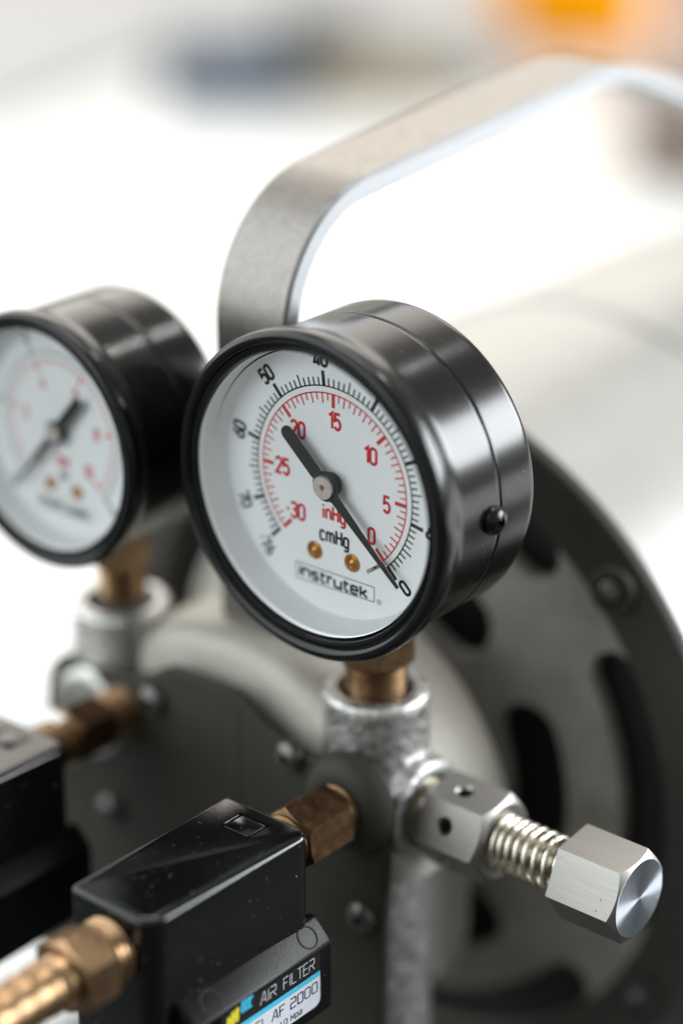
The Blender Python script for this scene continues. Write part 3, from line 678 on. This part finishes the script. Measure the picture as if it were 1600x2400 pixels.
def nipple(label, cx, y0, h0, h1, y1, R, zc):
    t = thing('pipe_nipple', (cx, (y0+y1)/2, zc-9), label, 'pipe fitting', 'brass hexagon nipples')
    hx = MB(); hexprism(hx, R, h0, h1, (cx, 0, zc), 'Y', a0=rad(38), cham0=1.0, cham1=1.0); hx.build('hexagon', M['brass_shaded'], t, angle=20)
    a = MB(); lathe(a, [(0, y0)]+thread_prof(R*.8, y0, h0+.3, 1.3, .45)+[(0, h0+.3)], (cx, 0, zc), 'Y', 48); a.build('thread', M['brass_shaded'], t)
    b = MB(); lathe(b, [(0, h1-.3)]+thread_prof(R*.8, h1-.3, y1, 1.3, .45)+[(0, y1)], (cx, 0, zc), 'Y', 48); b.build('thread', M['brass_shaded'], t)
    return t
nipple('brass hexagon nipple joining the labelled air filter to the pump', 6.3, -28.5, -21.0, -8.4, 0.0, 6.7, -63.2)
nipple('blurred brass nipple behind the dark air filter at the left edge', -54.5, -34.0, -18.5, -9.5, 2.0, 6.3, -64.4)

# ------------------------------------------------------------------ the pump
PX = -32.0
pump = thing('vacuum_pump', (PX, 80, -195), 'grey electric vacuum pump with slotted round end cover and flat carrying handle', 'pump')
# front head plate, outlined from its flat top down both shoulders
half = [(0, -50.2), (8.5, -50.2), (11, -51.2), (16, -54.5), (22, -56.9), (25.5, -57.6), (33, -57.0), (38, -57.3), (41.5, -58.6), (44.2, -61.4), (45.8, -65.5), (46.4, -71.5), (46.2, -80), (45.8, -135)]
poly = [(PX+x, z) for x, z in half]+[(PX-x-(14 if z < -85 else 0), z) for x, z in reversed(half[1:])]
pm = MB(); prism(pm, poly, -2.2, 0.5, lambda p, d: (p[0], d, p[1])); hp = pm.build('head_plate', M['grey_paint'], pump, bevel=1.0)
# raised rib down the middle of the plate and bosses round the ports
rb = MB(); box(rb, PX+8.0, PX+9.6, -2.4, -2.0, -128, -52.5); rb.build('rib', M['grey_paint'], hp, bevel=0.3)
bs = MB(); lathe(bs, [(5.0, -2.0), (5.0, -6.4), (6.4, -6.4), (8.0, -5.9), (9.2, -4.9), (10.0, -3.5), (10.4, -2.0)], (6.3, 0, -63.2), 'Y', 64); bs.build('port_boss', M['grey_paint'], hp)
for x, z in ((-45.5, -59.0), (-8.8, -58.6), (9.2, -87.5), (-59.2, -89.5), (-32, -118)):
    phillips_screw('screw', (x, -2.1, z), '-Y', 3.3, 2.6, M['screw'], hp)
# crankcase: a cylinder along Y between plate and motor
CC = (PX, 0, -89.5)
ck = MB(); lathe(ck, [(0, 4), (41, 4), (44.6, 5.0), (46.4, 7.4), (47, 10.5), (47, 14), (47, 25), (47, 35), (47, 37.6), (46.2, 39.3), (44, 40), (36, 40.5), (24, 41), (24, 50)], CC, 'Y', 128); ck_o = ck.build('crankcase', M['crank'], None)
ckx = MB(); box(ckx, 3.0, 60, -5, 60, -160, -82.5); cko = ckx.build('tmpc', None, None)
md = ck_o.modifiers.new('b', 'BOOLEAN'); md.object = cko; md.operation = 'DIFFERENCE'; md.solver = 'EXACT'
md = ck_o.modifiers.new('bv', 'BEVEL'); md.width = 2.0*S; md.segments = 3; md.limit_method = 'ANGLE'; md.angle_limit = rad(55)
out = evaluated(ck_o); out.transform(Matrix.Translation(root_loc(ck_o))); out.materials.clear()
bpy.data.objects.remove(ck_o); bpy.data.objects.remove(cko)
link('crankcase', out, M['crank'], pump, angle=40)
# slotted end cover
MC = (-32.6, 0, -88.0)
def slots():
    full = lambda a0, a1, r0, r1: (a0, a1, r0, r1)
    L = []
    for k in range(5):
        c = 43+72*k
        L.append((c-72+8.0, c-8.0, 60.8, 71.4)); L.append((c-75+8.5, c-3-8.5, 35.6, 50.2))
    return L
SL = slots()
prof = [(14, 44), (20, 45), (26, 49), (28.2, 52.5), (29.2, 51.6), (31.2, 50.8), (32.5, 51.6), (35.5, 52.2), (43, 53.0), (51.0, 54.0), (55, 55.2), (60.5, 57.4), (62.5, 58.2), (72, 58.8), (74, 58.6), (82.0, 58.8), (83.6, 59.6), (84.0, 60.5), (83.0, 62), (80, 64)]
ec = MB(); lathe(ec, prof, MC, 'Y', 180)
me = bpy.data.meshes.new('tmp')
inner = [(r-(.0 if r < 75 else 3), h+4.0) for r, h in reversed(prof[:-2])]
shell = MB(); lathe(shell, prof[:-2]+[(80.0, 62.6)]+[(r, h+3.6) for r, h in reversed(prof[:-5])]+[prof[0]], MC, 'Y', 180)
me.from_pydata([Vector(p)*S for p in shell.v], [], shell.f)
bm = bmesh.new(); bm.from_mesh(me); bmesh.ops.remove_doubles(bm, verts=bm.verts, dist=1e-6); bmesh.ops.recalc_face_normals(bm, faces=bm.faces); bm.to_mesh(me); bm.free()
o = bpy.data.objects.new('tmp', me); COL.objects.link(o)
cut = MB()
for a0, a1, r0, r1 in SL:
    rm = (r0+r1)/2; hw = (r1-r0)/2; e = math.degrees(hw/rm)
    poly = [(r1*math.cos(rad(a)), r1*math.sin(rad(a))) for a in [a0+e+(a1-a0-2*e)*i/24 for i in range(25)]]
    cc = (rm*math.cos(rad(a1-e)), rm*math.sin(rad(a1-e))); poly += [(cc[0]+hw*math.cos(rad(a1-e)+t), cc[1]+hw*math.sin(rad(a1-e)+t)) for t in [pi*i/8 for i in range(1, 8)]]
    poly += [(r0*math.cos(rad(a)), r0*math.sin(rad(a))) for a in [a1-e-(a1-a0-2*e)*i/24 for i in range(25)]]
    cc = (rm*math.cos(rad(a0+e)), rm*math.sin(rad(a0+e))); poly += [(cc[0]+hw*math.cos(rad(a0+e)+pi+t), cc[1]+hw*math.sin(rad(a0+e)+pi+t)) for t in [pi*i/8 for i in range(1, 8)]]
    prism(cut, [(MC[0]+x, MC[2]+z) for x, z in poly], 40, 74, lambda p, d: (p[0], d, p[1]))
cme = bpy.data.meshes.new('tmpc'); cme.from_pydata([Vector(p)*S for p in cut.v], [], cut.f)
bm = bmesh.new(); bm.from_mesh(cme); bmesh.ops.recalc_face_normals(bm, faces=bm.faces); bm.to_mesh(cme); bm.free()
co = bpy.data.objects.new('tmpc', cme); COL.objects.link(co)
b = o.modifiers.new('b', 'BOOLEAN'); b.object = co; b.operation = 'DIFFERENCE'; b.solver = 'EXACT'
bv = o.modifiers.new('bv', 'BEVEL'); bv.width = 0.9*S; bv.segments = 3; bv.limit_method = 'ANGLE'; bv.angle_limit = rad(55)
out = evaluated(o); bpy.data.objects.remove(o); bpy.data.objects.remove(co)
out.transform(Matrix.Translation(W((0, 0, 0)))); out.materials.clear()
end = link('end_cover', out, M['motor'], pump, angle=40)
rg = MB(); lathe(rg, [(71.4, 59.2), (71.9, 57.6), (83.0, 57.4), (84.8, 58.2), (85.3, 59.4), (85.0, 61.0), (84.2, 62.0), (83.4, 62.0)], MC, 'Y', 180); rg.build('end_ring', M['rim'], end)
for a in (43, 115, 187, 259, 331):
    x, z = MC[0]+78*math.cos(rad(a)), MC[2]+78*math.sin(rad(a))
    bo = MB(); lathe(bo, [(5.2, 57.3), (5.2, 55.6), (4.4, 55.2), (3.3, 55.2), (3.3, 56.2), (0, 56.2)], (x, 0, z), 'Y', 40); bo.build('screw_boss', M['rim'], end)
    phillips_screw('screw', (x, 56.1, z), '-Y', 2.6, 2.0, M['screw'], end, cross=False)
# fan behind the slots and the motor shell
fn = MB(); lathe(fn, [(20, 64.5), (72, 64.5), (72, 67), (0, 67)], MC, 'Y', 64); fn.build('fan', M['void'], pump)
ms = MB(); lathe(ms, [(81.0, 62.0), (81.0, 66), (81.0, 90), (81.0, 150), (81.0, 205), (80.0, 210), (76, 213), (60, 215), (0, 215)], MC, 'Y', 160); ms.build('motor_body', M['motor_body'], pump)
bnd = MB(); lathe(bnd, [(81.05, 128), (81.7, 128.4), (81.7, 133.6), (81.05, 134)], MC, 'Y', 160); bnd.build('motor_band', M['motor_band'], pump)
ft = MB(); prism(ft, [(PX-62, -187), (PX+62, -187), (PX+48, -150), (PX-48, -150)], 68, 84, lambda p, d: (p[0], d, p[1])); ft.build('foot', M['grey_paint'], pump, bevel=1)
ft = MB(); prism(ft, [(PX-62, -187), (PX+62, -187), (PX+48, -150), (PX-48, -150)], 170, 190, lambda p, d: (p[0], d, p[1])); ft.build('foot', M['grey_paint'], pump, bevel=1)
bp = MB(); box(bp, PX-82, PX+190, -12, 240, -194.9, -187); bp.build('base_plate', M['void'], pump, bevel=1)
# handle: flat bar bent into a loop above the pump
def bendpath(pts, r, n=12):
    P = [Vector(p) for p in pts]; out = [P[0]]
    for i in range(1, len(P)-1):
        rr = r[i-1] if isinstance(r, (list, tuple)) else r
        d0 = (P[i-1]-P[i]).normalized(); d1 = (P[i+1]-P[i]).normalized()
        half = math.acos(max(-1, min(1, d0.dot(d1))))/2; tl = rr/math.tan(half)
        a = P[i]+d0*tl; c = P[i]+d1*tl
        ctr = P[i]+(d0+d1).normalized()*(rr/math.sin(half))
        va = a-ctr; vc = c-ctr; ang = va.angle(vc)
        ax = 1 if (va.x*vc.y-va.y*vc.x) > 0 else -1
        for k in range(n+1):
            t = ang*k/n*ax; out.append(ctr+Vector((va.x*math.cos(t)-va.y*math.sin(t), va.x*math.sin(t)+va.y*math.cos(t))))
    out.append(P[-1]); return out
HX0, HX1 = -40.0, -22.0
path = bendpath([(16.4, -55.0), (16.4, 39.4), (122, 48.6), (200, 19), (200, -9)], [23.0, 42.0, 12.0], 24)
path = [q for i, p in enumerate(path) for q in ([p] if i == 0 or (p-path[i-1]).length < 8 else [path[i-1].lerp(p, t) for t in (.04, .12, .3, .5, .7, .88, .96, 1)])]
hb = MB(); n = len(path); th_ = 4.6; ch = 0.7
secs = []
for i, p in enumerate(path):
    t = (path[min(i+1, n-1)]-path[max(i-1, 0)]).normalized(); nn = Vector((-t.y, t.x))
    q_ = [(HX1-ch, 0), (HX1, ch), (HX1, th_-ch), (HX1-ch, th_), (HX0+ch, th_), (HX0, th_-ch), (HX0, ch), (HX0+ch, 0)]
    secs.append([(x, p.x+nn.x*h, p.y+nn.y*h) for x, h in q_])
vs = [v for s in secs for v in s]; fs = []
for i in range(n-1):
    for k in range(8): fs.append((i*8+k, i*8+(k+1) % 8, (i+1)*8+(k+1) % 8, (i+1)*8+k))
fs += [tuple(range(8)), tuple((n-1)*8+k for k in range(8))]
hb.add(vs, fs); hd = hb.build('handle', M['handle'], pump, angle=30)
hd.data.materials.append(M['handle_edge'])
for p in hd.data.polygons:                              # edges of the same bar, coloured paler to carry their bright reflection
    if abs(p.normal.x) > 0.6: p.material_index = 1

# white air line at the far left
hz = thing('air_tube', (-100, -16, -80), 'blurred white plastic tube at the left edge above the dark air filter', 'tube')
tb = MB(); tube(tb, [(-53.5, -19, -63.8), (-57, -19, -64.0), (-66, -18.6, -64.8), (-75, -18.3, -65.5), (-95, -19, -67), (-125, -20, -69.5), (-170, -22, -74)], 4.6, 24); tb.build('tube_wall', M['white_plastic'], hz)

# ------------------------------------------------------------------ bench and what lies behind, far out of focus
bench = MB(); poly = [(60, -25), (120, 200), (250, 400), (500, 430), (900, 500), (900, 1700), (-620, 2000), (-900, 1640), (-890, 960), (-815, 640), (-700, -25)]
prism(bench, poly, -235, -195, lambda p, d: (p[0], p[1], d)); bo = bench.build('bench_top', M['bench'], None, bevel=2); tag(bo, kind='structure')
sb = MB(); prism(sb, [(-830, -25), (-845, 640), (-920, 960), (-930, 1640), (-660, 2040), (-900, 2600), (-2800, 2300), (-2600, -25)], -235, -199, lambda p, d: (p[0], p[1], d)); tag(sb.build('side_bench_top', M['side_bench'], None, bevel=2), kind='structure')
fl = MB(); fl.add([(-9000, -6000, -1095), (9000, -6000, -1095), (9000, 12000, -1095), (-9000, 12000, -1095)], [(0, 1, 2, 3)]); tag(fl.build('floor', M['floor'], None), kind='structure')
wl = MB(); box(wl, -3500, 3500, 3300, 3420, -1094, 1350)
ang = rad(40); wl.xform(lambda p: (p[0]*math.cos(ang)-p[1]*math.sin(ang), p[0]*math.sin(ang)+p[1]*math.cos(ang), p[2])); tag(wl.build('back_wall', M['wall'], None), kind='structure')
def tool(name, label, cat, c, sx, sy, sz, rz, m, extra=None):
    t = thing(name, (c[0], c[1], -195), label, cat)
    R = lambda p: (c[0]+p[0]*math.cos(rz)-p[1]*math.sin(rz), c[1]+p[0]*math.sin(rz)+p[1]*math.cos(rz), p[2]-195)
    mb = MB(); box(mb, -sx/2, sx/2, -sy/2, sy/2, 0.5, sz*0.72); mb.xform(R); mb.build('body', m, t, bevel=min(sx, sy, sz)*0.1)
    ld = MB(); box(ld, -sx/2-1, sx/2+1, -sy/2-1, sy/2+1, sz*0.72+.3, sz); ld.xform(R); ld.build('lid', m, t, bevel=min(sx, sy, sz)*0.08)
    return t
rv = rad(40)
tool('storage_case', 'bright orange blurred storage case at the top right', 'case', (-690, 1062), 118, 70, 120, rv, M['orange'])
tool('tool_box', 'slate blue blurred tool box lying flat at the top left of centre', 'tool box', (-762, 802), 96, 60, 38, rv, M['blue'])
tool('battery_pack', 'charcoal blurred block beside the blue tool box', 'battery', (-722, 838), 44, 50, 58, rv, M['charcoal'])
tool('cardboard_box', 'low tan blurred cardboard box in front of the grey metal box', 'box', (-676, 850), 90, 40, 32, rv, M['tan'])
tool('metal_box', 'grey blurred metal box behind the tan cardboard box', 'box', (-700, 912), 118, 70, 52, rv, M['grey_box'])
tool('cardboard_box', 'brown blurred cardboard box seen through the handle at the right edge', 'box', (-436, 834), 74, 70, 58, rv, M['brown'])
tool('storage_case', 'dull red blurred case beside the orange one at the top right corner', 'case', (-622, 1165), 60, 80, 120, rv, M['pink'])
for o in bpy.data.objects:
    if '_abs' in o: del o['_abs']
